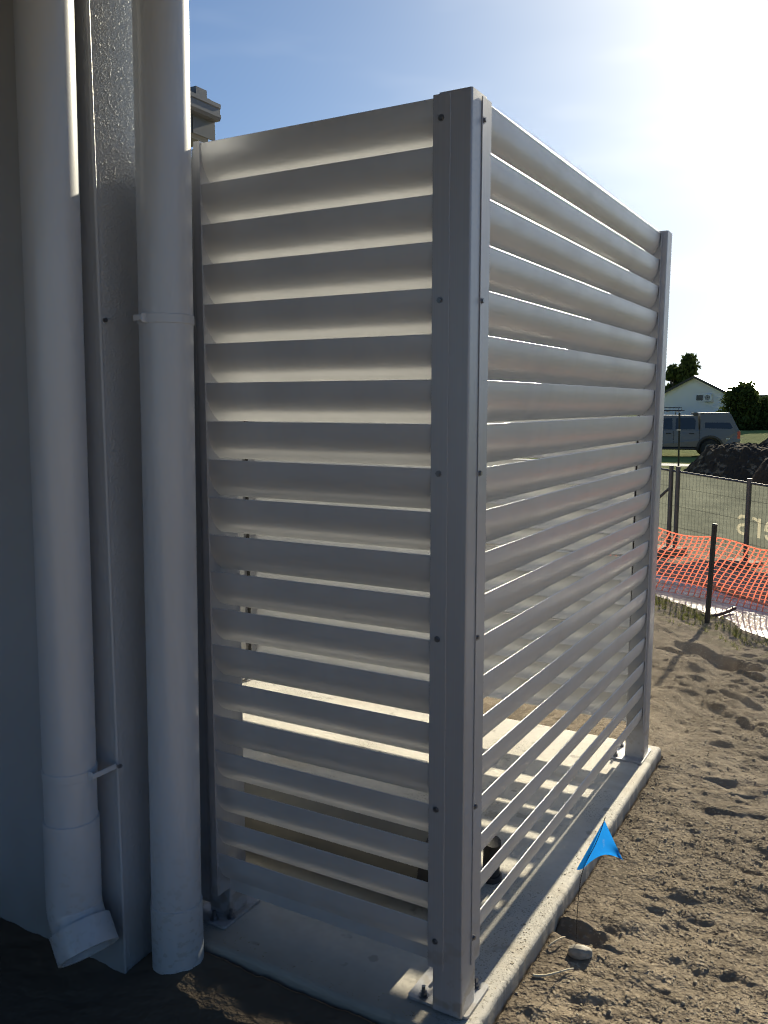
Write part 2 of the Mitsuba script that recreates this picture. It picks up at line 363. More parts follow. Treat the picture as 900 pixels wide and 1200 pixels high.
def bracket(parent, c, z, toward, wall_gap):
    """strap round the pipe with a lug that is screwed to the wall"""
    k = obj('bracket', cat(ring(c[0], c[1], z - .013, z + .013, PR + .003), *lug(c, z, toward, wall_gap)), 'pvc_paint', parent, smooth=40)
    t = np.array(toward); s = np.array([-t[1], t[0]]) 
    return k
def lug(c, z, toward, gap):
    t = np.array(toward, float); out = []
    side = np.array([t[1], -t[0]]); side = side if side[0] * 1 + side[1] * -1 > 0 else -side
    a = np.array(c) + side * (PR + .002); bpt = a + side * .018
    m = box(-.009, .009, -.002, .002, z - .013, z + .013, .001)
    m = rotz(m, math.degrees(math.atan2(side[1], side[0]))); m.apply_translation([*((a + bpt) / 2), 0]); out.append(m)
    e = bpt + t * gap
    m = box(-abs(gap) / 2, abs(gap) / 2, -.002, .002, z - .008, z + .008, .001); m = rotz(m, math.degrees(math.atan2(t[1], t[0]))); m.apply_translation([*((bpt + e) / 2), 0]); out.append(m)
    return out
k = bracket(d1, pipe1(.62)[:2], .62, (0, 1), .09)
obj('screw', cyl([P1[0] + .115, NY - .008, .62], [P1[0] + .115, NY + .001, .62], .006, 8), 'galvanised', k)
bracket(d1, pipe1(2.79)[:2], 2.79, (0, 1), .09)

P2 = np.array([-.905, -.148])
d2 = thing('downpipe', 'grey round downpipe running straight into the ground beside the louvre screen', 'downpipe', 'downpipes on the building corner')
def pipe2(z): return [P2[0] + .0165 * z, P2[1], z]
obj('pipe', tube([pipe2(z) for z in np.linspace(-.3, 3.2, 8)], PR, 56), 'pvc_paint', d2, smooth=50)
obj('coupling', ring(*pipe2(.17)[:2], -.25, .17, PR + .0035), 'pvc_paint', d2, smooth=40)
k = bracket(d2, pipe2(1.93)[:2], 1.93, (-1, 0), .03)
obj('screw', cyl([NX - .004, -.236, 1.93], [NX + .006, -.236, 1.93], .006, 8), 'galvanised', k)

# ------------------------------------------------------------------ louvre screens
Z0, PITCH, N = 2.4473, .115, 20
path = np.array([(.0, -.002), (.0006, -.012), (.0022, -.03), (.0062, -.05), (.0128, -.067), (.0222, -.083), (.0345, -.097), (.0465, -.1065), (.0535, -.1112), (.057, -.1125)])
from scipy.interpolate import CubicSpline
cs = CubicSpline(np.arange(len(path)), path); pth = cs(np.linspace(0, len(path) - 1, 34))
blade_poly = sg.LineString(pth).buffer(.0012, cap_style='flat').union(sg.Point(.0014, -.0026).buffer(.0024, quad_segs=5)).union(sg.LineString([(.057, -.1125), (.058, -.107)]).buffer(.0014, quad_segs=3)).simplify(.00008)

def screw_mesh():
    h = trimesh.creation.cylinder(radius=.0058, height=.0055, sections=6); h.apply_translation([0, 0, .0035])
    w = trimesh.creation.cylinder(radius=.0085, height=.0015, sections=14); w.apply_translation([0, 0, .0008])
    return cat(h, w)
SCREW = mikit.ply(screw_mesh(), 'galvanised')

def louvre_screen(label, axis, a0, a1, outer, sign, flanges, off=0.0):
    """blades along x or y from a0 to a1; outer = coordinate of the outer face, sign = which way inwards lies."""
    s = thing('louvre_screen', label, 'louvre screen', 'louvre screens round the slab')
    poly = sg.Polygon([(outer + sign * u, z) for u, z in blade_poly.exterior.coords])
    base = extrude(poly, axis, a0, a1)
    ply = mikit.ply(base, 'powder_coat', smooth=35)
    for i in range(N):
        jit = rng.normal(0, .0006, 2)
        M = T().translate([0, jit[0], Z0 - i * PITCH] if axis == 'x' else [jit[0], 0, Z0 - i * PITCH]).rotate([1, 0, 0] if axis == 'x' else [0, 1, 0], rng.normal(0, .25))
        obj('blade', ply, None, s, M=M)
    return s
ZT, ZB = 2.456, .135        # channels
SCZ = [2.395, 1.955, 1.515, 1.075, .60, .215]

# the front screen, between building and corner post
s1 = louvre_screen('front louvre screen between the downpipe and the corner post, facing the camera', 'x', -.864, -.0975, 0.004, 1, None)
c = obj('channel', cat(box(-.1045, -.0565, -.0032, -.0006, ZB, ZT - .004, .0006), box(-.1045, -.1015, -.0006, .062, ZB, ZT - .004, 0), box(-.1015, -.0905, .059, .062, ZB, ZT - .004)), 'post_coat', s1)
for z in SCZ: obj('screw', SCREW, None, c, M=T().translate([-.0815, -.0030, z + .0]).rotate([1, 0, 0], 90))
c = obj('channel', cat(box(-.867, -.864, .0, .062, ZB - .02, ZT - .004), box(-.886, -.8625, -.0028, -.0002, ZB - .02, ZT - .004, .0005), box(-.886, -.867, .0595, .062, ZB - .02, ZT - .004)), 'post_coat', s1)
obj('added_gap_plate', box(-.864, -.100, .0605, .0625, .108, .19), 'powder_coat', s1)  # sheet added to close and darken the gap below the lowest blade
obj('added_sun_plate', box(-1.024, -.957, .068, .072, .03, 2.435), 'post_coat', s1)  # plate added to keep the sun off the wall beside the post

# the right screen, between corner post and far post
s2 = louvre_screen('right louvre screen running back along the slab edge from the corner post', 'y', .100, 2.048, -.004, -1, None)
c = obj('channel', cat(box(.0006, .0032, .0570, .1132, ZB, ZT - .006, .0006), box(-.062, .0006, .1102, .1132, ZB, ZT - .006)), 'post_coat', s2)
for z in SCZ: obj('screw', SCREW, None, c, M=T().translate([.0030, .0665, z - .0]).rotate([0, 1, 0], 90))
c = obj('channel', cat(box(-.066, .0030, 2.048, 2.0508, ZB, ZT - .006), box(.0006, .0032, 2.036, 2.098, ZB, ZT - .006, .0006)), 'post_coat', s2)
for z in SCZ: obj('screw', SCREW, None, c, M=T().translate([.0030, 2.078, z]).rotate([0, 1, 0], 90))

# the back screen
s3 = louvre_screen('back louvre screen seen through the gaps of the right screen', 'x', -2.40, -.099, 2.192, -1, None)
c = obj('channel', cat(box(-.0985, -.0955, 2.122, 2.196, ZB, ZT - .006), box(-.0955, -.083, 2.193, 2.196, ZB, ZT - .006)), 'post_coat', s3)
c = obj('channel', cat(box(-2.4035, -2.4005, 2.122, 2.196, ZB, ZT - .006), box(-2.42, -2.4035, 2.193, 2.196, ZB, ZT - .006)), 'post_coat', s3)

obj('gasket', box(-.0953, -.0825, 2.13, 2.16, ZB, ZT - .02), 'dark_gap', s3, label='black strip between channel and post')
obj('gasket', box(-2.434, -2.4037, 2.13, 2.16, ZB, ZT - .02), 'dark_gap', s3, label='black strip between channel and post')

# ------------------------------------------------------------------ posts
def rhs(x0, x1, y0, y1, z0, z1, r=.005, wall=.003):
    p = sg.box(x0 + r, y0 + r, x1 - r, y1 - r).buffer(r, quad_segs=4)
    m = trimesh.creation.extrude_polygon(p.difference(p.buffer(-wall)), z1 - z0, engine='earcut'); m.apply_translation([0, 0, z0]); return m
def bolt(x, y, z):
    h = trimesh.creation.cylinder(radius=.0105, height=.010, sections=6); h.apply_translation([0, 0, .0075])
    w = trimesh.creation.cylinder(radius=.015, height=.0025, sections=18); w.apply_translation([0, 0, .0012])
    t = trimesh.creation.cylinder(radius=.0058, height=.024, sections=10); t.apply_translation([0, 0, .017])
    m = cat(h, w, t); m.apply_translation([x, y, z]); return m
def post(label, x0, x1, y0, y1, plate, bolts, lean=None):
    p = thing('screen_post', label, 'post', 'posts of the louvre enclosure')
    M = None
    obj('shaft', rhs(x0, x1, y0, y1, .008, ZT), 'post_coat', p, smooth=35, M=lean)
    cx0, cx1, cy0, cy1 = plate
    pm = trimesh.creation.extrude_polygon(sg.box(cx0 + .012, cy0 + .012, cx1 - .012, cy1 - .012).buffer(.012, quad_segs=4), .008, engine='earcut')
    pm.apply_translation([0, 0, .002]); pl = obj('base_plate', pm, 'post_coat', p, smooth=35)
    for bx, by in bolts: obj('bolt', bolt(bx, by, .010), 'galvanised', pl)
    return p
post('tall corner post nearest the camera with two rows of screws', -.0905, 0, 0, .0905, (-.178, .012, .012, .172), [(-.135, .035), (-.135, .14), (-.02, .145)])
post('far right post of the louvre enclosure at the slab corner', -.082, .008, 2.0515, 2.1435, (-.165, .012, 2.0, 2.20), [(-.12, 2.03), (-.125, 2.16)], lean=T().translate([0, 0, 0]).rotate([0, 1, 0], .45))
post('left post of the front screen beside the straight downpipe', -.955, -.869, .064, .152, (-.995, -.845, .005, .20), [(-.905, .026), (-.862, .060), (-.97, .10)])
post('back post at the left end of the back screen', -2.525, -2.435, 2.105, 2.195, (-2.57, -2.39, 2.06, 2.22), [(-2.55, 2.08), (-2.41, 2.08)])

# ------------------------------------------------------------------ small things on and by the slab
cs_ = thing('drain_pipe', 'thick dark grey pipe lying on the slab inside the louvre screens', 'pipe')
def f_dp(p, n, uv): return mix((.17, .16, .13), (.10, .095, .08), fbm(p.x * 6, p.y * 9, p.z * 9, octaves=3))
princ('drain_pipe_mat', proc(f_dp), .6, .3)
DY, DR = .50, .130
obj('pipe', cat(tube([(-2.3, DY, DR + .002), (-1.2, DY, DR + .002), (-.235, DY, DR + .002)], DR, 40, caps=False), tube([(-2.3, DY, DR + .002), (-1.2, DY, DR + .002), (-.235, DY, DR + .002)], DR - .008, 40, caps=False)), 'drain_pipe_mat', cs_, smooth=50)
e_ = tube([(-.33, DY, DR + .002), (-.252, DY, DR + .002), (-.236, DY, DR + .002), (-.230, DY, DR + .002)], [DR + .006, DR + .006, DR + .003, DR - .012], 40)
obj('end_cap', e_, 'rubber', cs_, smooth=40)

st_ = thing('conduit_stub', 'short black conduit stub standing on the slab behind the corner post', 'conduit')
obj('pipe', tube([(-.215, .72, 0), (-.215, .72, .09), (-.213, .718, .125), (-.208, .712, .150)], [.030, .030, .031, .031], 24), 'rubber', st_, smooth=50)
obj('collar', ring(-.215, .72, .001, .022, .038, 24), 'rubber', st_, smooth=40)

FX, FY = .148, .565
fl = thing('marker_flag', 'small blue marker flag on a thin wire beside the slab edge', 'flag')
FZ = float(ground_z(FX, FY))
wire = np.array([(FX, FY, FZ - .05), (FX - .001, FY + .004, FZ + .12), (FX + .008, FY + .010, FZ + .26), (FX + .034, FY + .016, FZ + .34), (FX + .074, FY + .026, FZ + .468)])
wcs = CubicSpline(np.linspace(0, 1, 5), wire); W = wcs(np.linspace(0, 1, 30))
princ('flag_wire', (.05, .045, .04), .5, metal=.5)
obj('wire', tube(W, .0013, 6), 'flag_wire', fl, smooth=True)
RGT = np.array([.868, .497, 0.]); AWY = np.array([-.497, .868, 0.])
top, botm = wcs(.985), wcs(.575)
def flag_mesh():
    nu, nv = 25, 25; V = np.zeros((nv, nu, 3)); UV = np.zeros((nv, nu, 2))
    tip_r = top + RGT * .050 - np.array([0, 0, .150]) + AWY * .02
    for j in range(nv):
        for i in range(nu):
            u, v = i / (nu - 1), j / (nv - 1)                      # u out from the wire, v down the wire
            a = top * (1 - v) + botm * v
            edge = top * (1 - u) + (top + RGT * .062 - np.array([0, 0, .130])) * u
            low = botm * (1 - u) + (top + RGT * .062 - np.array([0, 0, .130])) * u + np.array([0, 0, .026]) * math.sin(math.pi * u) * 1.0
            pnt = edge * (1 - v) + low * v
            pnt = pnt + AWY * (.014 * math.sin(u * 3.0 + v) + .006 * math.sin(v * 5 + u * 2)) * u
            V[j, i] = pnt; UV[j, i] = (u, v)
    i = np.arange(nu * nv).reshape(nv, nu); q = np.stack([i[:-1, :-1], i[:-1, 1:], i[1:, 1:], i[1:, :-1]], -1).reshape(-1, 4)
    return trimesh.Trimesh(V.reshape(-1, 3), np.vstack([q[:, [0, 1, 2]], q[:, [0, 2, 3]]]), process=False), UV.reshape(-1, 2)
def flag_back():
    nu, nv = 15, 21; V = []
    p_l = wcs(.66) + np.array([-.010, -.078, .004])
    for j in range(nv):
        for i in range(nu):
            u, v = i / (nu - 1), j / (nv - 1)
            a = top * (1 - v) + botm * v
            e = top * (1 - v) + p_l * v
            V.append(a * (1 - u) + e * u + AWY * -.006 * math.sin(math.pi * u) * v)
    i = np.arange(nu * nv).reshape(nv, nu); q = np.stack([i[:-1, :-1], i[:-1, 1:], i[1:, 1:], i[1:, :-1]], -1).reshape(-1, 4)
    return trimesh.Trimesh(np.array(V), np.vstack([q[:, [0, 1, 2]], q[:, [0, 2, 3]]]), process=False)
def f_flag(p, n, uv):
    w = noise(p.x * 9, p.y * 9, p.z * 60) * .5 + noise(p.x * 300, p.y * 300, p.z * 300) * .5
    a = dr.abs(uv.x - .33 - .06 * dr.sin(uv.y * 14)); mark = smoothstep(.05, .02, a) * smoothstep(.30, .36, uv.y) * smoothstep(.72, .66, uv.y) * smoothstep(.35, .55, w)
    return mix((.012, .19, .60), (.10, .24, .55), mark * .6)
bsdf('flag_vinyl', {'type': 'principledthin', 'base_color': proc(f_flag), 'roughness': .35, 'diff_trans': 1.0, 'spec_trans': 0.0})
fm, fuv = flag_mesh(); obj('pennant', fm, 'flag_vinyl', fl, smooth=True, uv=fuv)
fb_ = flag_back(); obj('pennant_fold', fb_, 'flag_vinyl', fl, smooth=True, uv=np.zeros((len(fb_.vertices), 2)))

def rock(c, r, seed, sub=3):
    m = trimesh.creation.icosphere(subdivisions=sub); v = m.vertices
    v = v * (1 + .45 * (meshkit.fbm(v * 1.7 + seed, 3, seed)[:, None] - .5)); m.vertices = v * np.array(r) + np.array(c); return m
def f_rock(p, n, uv):
    return mix((.30, .28, .24), (.17, .155, .13), fbm(p.x * 60, p.y * 60, p.z * 60, octaves=3))
princ('rock_mat', proc(f_rock), .7, .4)
gz = lambda x, y: float(ground_z(x, y))
k = obj('flat_stone', rotz(rock([0, 0, 0], [.040, .026, .020], 3), 20), 'rock_mat', smooth=True, M=T().translate([.165, .555, gz(.165, .555) + .012])); tag(k, 'small flat grey stone at the foot of the blue flag', 'stone')
princ('twig_mat', (.46, .40, .29), .8)
def twig(pts, r, label):
    p = np.array([(x, y, gz(x, y) + h) for x, y, h in pts]); q = CubicSpline(np.linspace(0, 1, len(p)), p)(np.linspace(0, 1, 14))
    k = obj('dry_twig', tube(q, np.linspace(r, r * .5, 14), 6), 'twig_mat', smooth=True); tag(k, label, 'twig', 'dry twigs on the soil')
twig([(.075, .36, .006), (.115, .385, .012), (.15, .42, .008), (.175, .455, .012)], .0042, 'bent straw-coloured twig on the soil in front of the flat stone')
twig([(.067, .53, .005), (.085, .56, .014), (.10, .60, .012)], .0034, 'short pale twig lying against the slab edge left of the flag wire')

# loose clods over the dug soil
def clods(n):
    base = trimesh.creation.icosphere(subdivisions=0); bv = np.array(base.vertices); bf = np.array(base.faces); V, F = [], []
    i = 0
    while i < n:
        x = rng.uniform(.05, 1.5) if rng.random() < .7 else rng.uniform(-.6, 2.0); y = rng.uniform(-.3, 5.6) * rng.random() ** .5
        if x < .06 and -.3 < y < 2.33: continue
        if (x - PATH_P[0]) * PATH_N[0] + (y - PATH_P[1]) * PATH_N[1] > -.06: continue
        if nfb(np.array(x), np.array(y), 2.0, 3, 31) < rng.uniform(.25, .72): continue
        r = .0012 + .0055 * rng.random() ** 4
        v = bv * (1 + .35 * rng.normal(size=(len(bv), 1)) * .6) * np.array([1, rng.uniform(.6, 1.2), rng.uniform(.5, .9)]) * r
        a = rng.uniform(0, 6.28); c, s = math.cos(a), math.sin(a); v = np.stack([v[:, 0] * c - v[:, 1] * s, v[:, 0] * s + v[:, 1] * c, v[:, 2]], 1)
        V.append(v + [x, y, 0]); F.append(bf + i * len(bv)); i += 1
    V = np.vstack(V); ctr = V.reshape(n, -1, 3).mean(1); V[:, 2] += np.repeat(ground_z(ctr[:, 0], ctr[:, 1]), len(bv)) + .001
    return trimesh.Trimesh(V, np.vstack(F), process=False)
k = obj('soil_clods', clods(14000), 'clod_mat'); tag(k, 'loose crumbs and clods of sandy soil scattered beside the slab', 'clods', kind='stuff')
def crumbs(n):
    base = trimesh.creation.icosphere(subdivisions=0); bv = np.array(base.vertices); bf = np.array(base.faces); V = []
    for i in range(n):
        if i % 2: x, y = rng.uniform(-.95, .02), -.06 + abs(rng.normal(0, .035))
        else: x, y = .03 - abs(rng.normal(0, .02)), rng.uniform(-.05, 2.2)
        r = .0009 + .003 * rng.random() ** 4
        V.append(bv * (1 + .2 * rng.normal(size=(len(bv), 1))) * r * [1, 1, .7] + [x, y, -.001 - max(0, x - .03) * .4 - max(0, -.06 - y) * .4])
    return trimesh.Trimesh(np.vstack(V), np.vstack([bf + i * len(bv) for i in range(n)]), process=False)
k = obj('soil_crumbs', crumbs(1500), 'clod_mat'); tag(k, 'crumbs of soil spilled along the edges of the concrete slab', 'crumbs', kind='stuff')
def weeds(n):
    T_ = []
    for _ in range(n):
        t = rng.normal(0, .9) + .1; d = -abs(rng.normal(.12, .14)) - .03
        c = PATH_P + PATH_N * d + np.array([PATH_N[1], -PATH_N[0]]) * t; z = gz(*c)
        for q_ in range(5):
            a = rng.uniform(0, 6.28); L = rng.uniform(.015, .055); w = .003
            o = np.array([c[0] + rng.normal(0, .012), c[1] + rng.normal(0, .012), z - .003]); dr_ = np.array([math.cos(a), math.sin(a), 0]); sd = np.array([-dr_[1], dr_[0], 0]) * w
            T_ += [[o - sd, o + sd, o + dr_ * L * .6 + np.array([0, 0, L])]]
    V = np.array(T_).reshape(-1, 3); return trimesh.Trimesh(V, np.arange(len(V)).reshape(-1, 3), process=False)
bsdf('weed_mat', {'type': 'principledthin', 'base_color': {'type': 'rgb', 'value': [.13, .14, .045]}, 'roughness': .6, 'diff_trans': .7})
k = obj('weeds', weeds(420), 'weed_mat'); tag(k, 'small green weeds growing in the soil along the wet path', 'weeds', kind='stuff')

# ------------------------------------------------------------------ steel picket and orange barrier mesh
princ('black_steel', (.018, .018, .02), .5, .4)
def star_picket(name, label, x, y, z1, lean_, w=.022):
    z0 = gz(x, y) - .1; k = thing(name, label, 'picket', 'black pickets')
    ms = []
    for a in (90, 210, 330):
        m = box(0, w, -.0025, .0025, z0, z1); ms.append(rotz(m, a))
    m = cat(ms); v = m.vertices; v[:, 0] += (v[:, 2] - z0) * lean_[0]; v[:, 1] += (v[:, 2] - z0) * lean_[1]; m.vertices = v + [x, y, 0]
    obj('shaft', m, 'black_steel', k)
    obj('cap', box(x + lean_[0] * (z1 - z0) - .02, x + lean_[0] * (z1 - z0) + .02, y - .02, y + .02, z1 - .004, z1 + .02, .006), 'black_steel', k)
    return k
star_picket('steel_picket', 'thin black steel picket standing in the soil in front of the orange mesh', -.236, 5.192, .735, (.03, .0))
k = obj('dark_strip', tube(CubicSpline([0, 1, 2, 3], np.array([(-.33, 5.50, -.07), (-.24, 5.50, -.055), (-.18, 5.68, -.06), (-.12, 5.86, -.05)]))(np.linspace(0, 3, 16)), .018, 8), 'rubber', smooth=True)  # dark strip on the path behind the picket
tag(k, 'short dark strip on the wet path behind the picket', 'strap')

bsdf('orange_plastic', {'type': 'principledthin', 'base_color': {'type': 'rgb', 'value': [.78, .215, .14]}, 'roughness': .4, 'diff_trans': .9})
bm = thing('barrier_mesh', 'orange plastic barrier mesh sagging along the wet footpath', 'barrier mesh')
MA, MB_ = np.array([-.83, 6.18]), np.array([.09, 5.74]); MD = (MB_ - MA) / np.linalg.norm(MB_ - MA); MNrm = np.array([-MD[1], MD[0]])
def mesh_pt(s, v):
    """s metres along the run, v from 0 at the foot to 1 at the top"""
    h = .57 - .035 * math.sin(s * 2.6 + .6) + .02 * math.sin(s * 7)
    lean_ = .10 * math.sin(s * 1.3 + 1) * v + .05 * v * v - .05 * math.cos(v * 3) + .012 * math.sin(s * 9 + v * 4)
    fwd = -.10 * (1 - v) ** 2 - .03 * math.sin(v * 3.1) + .03 * math.sin(s * 3.1 + v * 2.5)
    p = MA + MD * (s + lean_) + MNrm * (fwd + .31)
    return np.array([p[0], p[1], -.082 + h * v + .01 * math.sin(s * 5) * v])
def ribbon(pts, w, nrm, t=.0012):
    pts = np.asarray(pts); tg = np.gradient(pts, axis=0); tg /= np.linalg.norm(tg, axis=1, keepdims=True); sd = np.cross(tg, nrm); sd /= np.linalg.norm(sd, axis=1, keepdims=True)
    w = np.broadcast_to(w, (len(pts),))[:, None]
    a, c = pts - sd * w / 2, pts + sd * w / 2; n = len(pts); v = np.vstack([a, c]); i = np.arange(n - 1)
    return trimesh.Trimesh(v, np.vstack([np.stack([i, i + 1, i + n], 1), np.stack([i + 1, i + 1 + n, i + n], 1)]), process=False)
N3 = np.array([MNrm[0], MNrm[1], 0])
SP = .064; S0, S1 = -.9, 2.4
for i in range(int((S1 - S0) / SP)):
    s = S0 + i * SP
    obj('ribbon', ribbon([mesh_pt(s, v) for v in np.linspace(0, 1, 14)], np.interp(np.linspace(0, 1, 14), [0, 1], [.011, .015]), N3), 'orange_plastic', bm)
for j in range(17):
    v = j / 16
    obj('strand', ribbon([mesh_pt(s, v) + N3 * .0015 for s in np.arange(S0, S1, .032)], (.0045) if j < 16 else .012, N3), 'orange_plastic', bm)

# ------------------------------------------------------------------ temporary fence with printed shade cloth
FA, FB = np.array([-1.22, 8.63]), np.array([-.327, 8.074]); FD = (FB - FA) / np.linalg.norm(FB - FA); FN = np.array([-FD[1], FD[0]])
def fp(s, off=0.0): return FA + FD * s + FN * off
fz = -.09
def f_cloth(p, n, uv):
    a = fbm(p.x * 2.2, p.y * 2.2, p.z * 3, octaves=3); h = noise(p.x * 3, p.y * 3, p.z * 55); b = fbm(p.x * 16, p.y * 16, p.z * 22, octaves=2)
    return mix((.165, .178, .15), (.105, .115, .10), smoothstep(.25, .8, a * .5 + h * .25 + b * .25))
bsdf('shade_cloth', {'type': 'principledthin', 'base_color': proc(f_cloth), 'roughness': .8, 'diff_trans': 1.0})
bsdf('print_cream', {'type': 'principledthin', 'base_color': {'type': 'rgb', 'value': [.36, .345, .26]}, 'roughness': .8, 'diff_trans': 1.0})
princ('fence_steel', (.07, .072, .075), .45, metal=.3)
fn = thing('temporary_fence', 'dark mesh fence panel with grey-green printed shade cloth behind the orange mesh', 'fence')
def fpost(s, z1, off=0.0, r=.021):
    p = fp(s, off); return cyl([p[0], p[1], fz - .02], [p[0], p[1], z1], r, 12)
LEN = np.linalg.norm(FB - FA)
S_P = [-2.3, -.055, .05, LEN, LEN + 1.05, LEN + 2.3]
for s in S_P: obj('post', fpost(s, .965 if s < .5 else .895, r=.027), 'fence_steel', fn, smooth=35)
a, c = fp(-.07), fp(-.80); obj('brace', cyl([a[0], a[1], .70], [c[0], c[1], .10], .016, 10), 'fence_steel', fn, smooth=35)
a, c = fp(-2.4, -.0), fp(LEN + 2.4, -.0)
rl = lambda s: .905 - .055 * s
def railpts(z): return [[*fp(s, 0.0), rl(s) + z] for s in np.linspace(-2.3, LEN + 2.3, 9)]
obj('rail', tube(railpts(0), .013, 8), 'fence_steel', fn, smooth=True)
wires = []
for s in np.arange(-2.3, LEN + 2.3, .050):
    p = fp(s, -.022); wires.append(cyl([p[0], p[1], .0], [p[0], p[1], rl(s)], .0012, 4))
for z in (.25, .5, .72): 
    wires.append(tube([[*fp(s, -.024), z + (rl(s) - .905)] for s in np.linspace(-2.3, LEN + 2.3, 5)], .0016, 4))
obj('wire', cat(wires), 'fence_steel', fn, kind='stuff')
from shapely import affinity, union_all
def letters_flat(text, h):
    m = meshkit.text_mesh(text, h, .001); up_ = m.face_normals[:, 2] > .9
    return union_all([sg.Polygon(t[:, :2]).buffer(1e-5) for t in m.vertices[m.faces[up_]]])
# the banner is printed on its far side: from here the word reads in mirror writing, its last letter nearest the post
LT = letters_flat('ters', .285); LW = LT.bounds[2]
s_end = LEN - .145
LT = affinity.affine_transform(LT, [-1, 0, .075, 1, s_end + LW, .285 - .075 * LW])
S = np.linspace(-2.3, LEN + 2.3, 60)
low_e = [(q, .155 - .065 * q + .03 * math.sin(q * 4 + .5)) for q in S]; top_e = [(q, rl(q) - .012) for q in S]
CL = sg.Polygon(low_e + top_e[::-1])
def hang(poly, off):
    ms = []
    for g_ in getattr(poly, 'geoms', [poly]):
        v2, f2 = trimesh.creation.triangulate_polygon(g_, engine='earcut'); v2 = np.asarray(v2)
        ms.append(trimesh.Trimesh(np.stack([FA[0] + FD[0] * v2[:, 0] + FN[0] * off, FA[1] + FD[1] * v2[:, 0] + FN[1] * off, v2[:, 1]], 1), f2, process=False))
    return cat(ms)
obj('shade_cloth', hang(CL.difference(LT), .014), 'shade_cloth', fn)
obj('lettering', hang(LT, .014), 'print_cream', fn, label='cream printed letters in mirror writing')
def f_block(p, n, uv): return mix((.20, .16, .12), (.10, .085, .07), fbm(p.x * 20, p.y * 20, p.z * 20, octaves=3))
princ('foot_mat', proc(f_block), .9)
for s, lab in ((0.0, 'dark fence foot block under the double fence posts'), (LEN, 'dark fence foot block under the single fence post')):
    p = fp(s, -.12); m = rotz(box(-.17, .17, -.30, .22, -.15, .0, .02), math.degrees(math.atan2(FD[1], FD[0]))); m.apply_translation([p[0], p[1], .0])
    k = obj('fence_foot', m, 'foot_mat'); tag(k, lab, 'fence foot', 'fence foot blocks')
princ('plank_mat', (.36, .27, .18), .85)
for d, s0, s1, lab in ((1.02, -.6, 3.2, 'long pale timber board on the sand just behind the wet path'), (1.55, -1.4, 3.0, 'long pale timber board on the sand nearest the fence')):
    m = strip(d, d + .10, s0, s1, -.10, -.045); k = obj('timber_board', m, 'plank_mat'); tag(k, lab, 'board', 'timber boards on the sand')

# ------------------------------------------------------------------ soil mounds behind the fence
def f_mulch(p, n, uv):
    return mix((.042, .033, .025), (.15, .122, .09), smoothstep(.55, .75, fbm(p.x * 9, p.y * 9, p.z * 9, octaves=3)))
princ('mulch', proc(f_mulch), .95, .15)
def mound(name, label, cx, cy, rx, ry, h, seed, rot=0.0):
    n = 110; u = np.linspace(-1.15, 1.15, n); U, V = np.meshgrid(u, u); R = np.hypot(U, V)
    Z = h * np.minimum(1, 1.55 * np.maximum(0, np.cos(np.clip(R, 0, 1) * np.pi / 2)) ** 1.1)
    x = cx + rx * (U * math.cos(rot) - V * math.sin(rot)) ; y = cy + ry * (U * math.sin(rot) + V * math.cos(rot))
    Z = Z + (.30 * h * (nfb(x, y, 1.1, 4, seed) - .5) + .16 * (nfb(x, y, 4.5, 3, seed + 1) - .5) + .12 * (nfb(x, y, 14, 2, seed + 2) - .5)) * sm(1.05, .75, R)
    Z = Z - .12 * sm(.95, 1.1, R)
    struct(name, grid(x, y, ground_z(x, y) + Z), 'mulch', label, smooth=False)
def along(px, dist):
    """a point on the ground straight ahead of the camera position, bearing given by tangent px, for laying out the far things"""
    return None
mound('soil_mound', 'large black mulch mound behind the fence beside the parked utility vehicle', -1.42, 18.2, 1.9, 2.2, .95, 41)
mound('soil_mound', 'nearer dark soil mound at the right edge behind the fence', .15, 13.6, 1.5, 1.1, .92, 47)
mound('soil_mound', 'low dark mound on the grass between the vehicle and the hedge', -1.2, 28.0, 2.2, 2.2, 1.0, 53)

# ------------------------------------------------------------------ verge: concrete strip and kerb
princ('pale_concrete', (.42, .41, .38), .9)
struct('pavement', box(-40, 2.5, 29.2, 30.4, -.6, gz(-5, 29.8) + .015), 'pale_concrete', 'pale pavement strip across the grass in front of the parked vehicle')

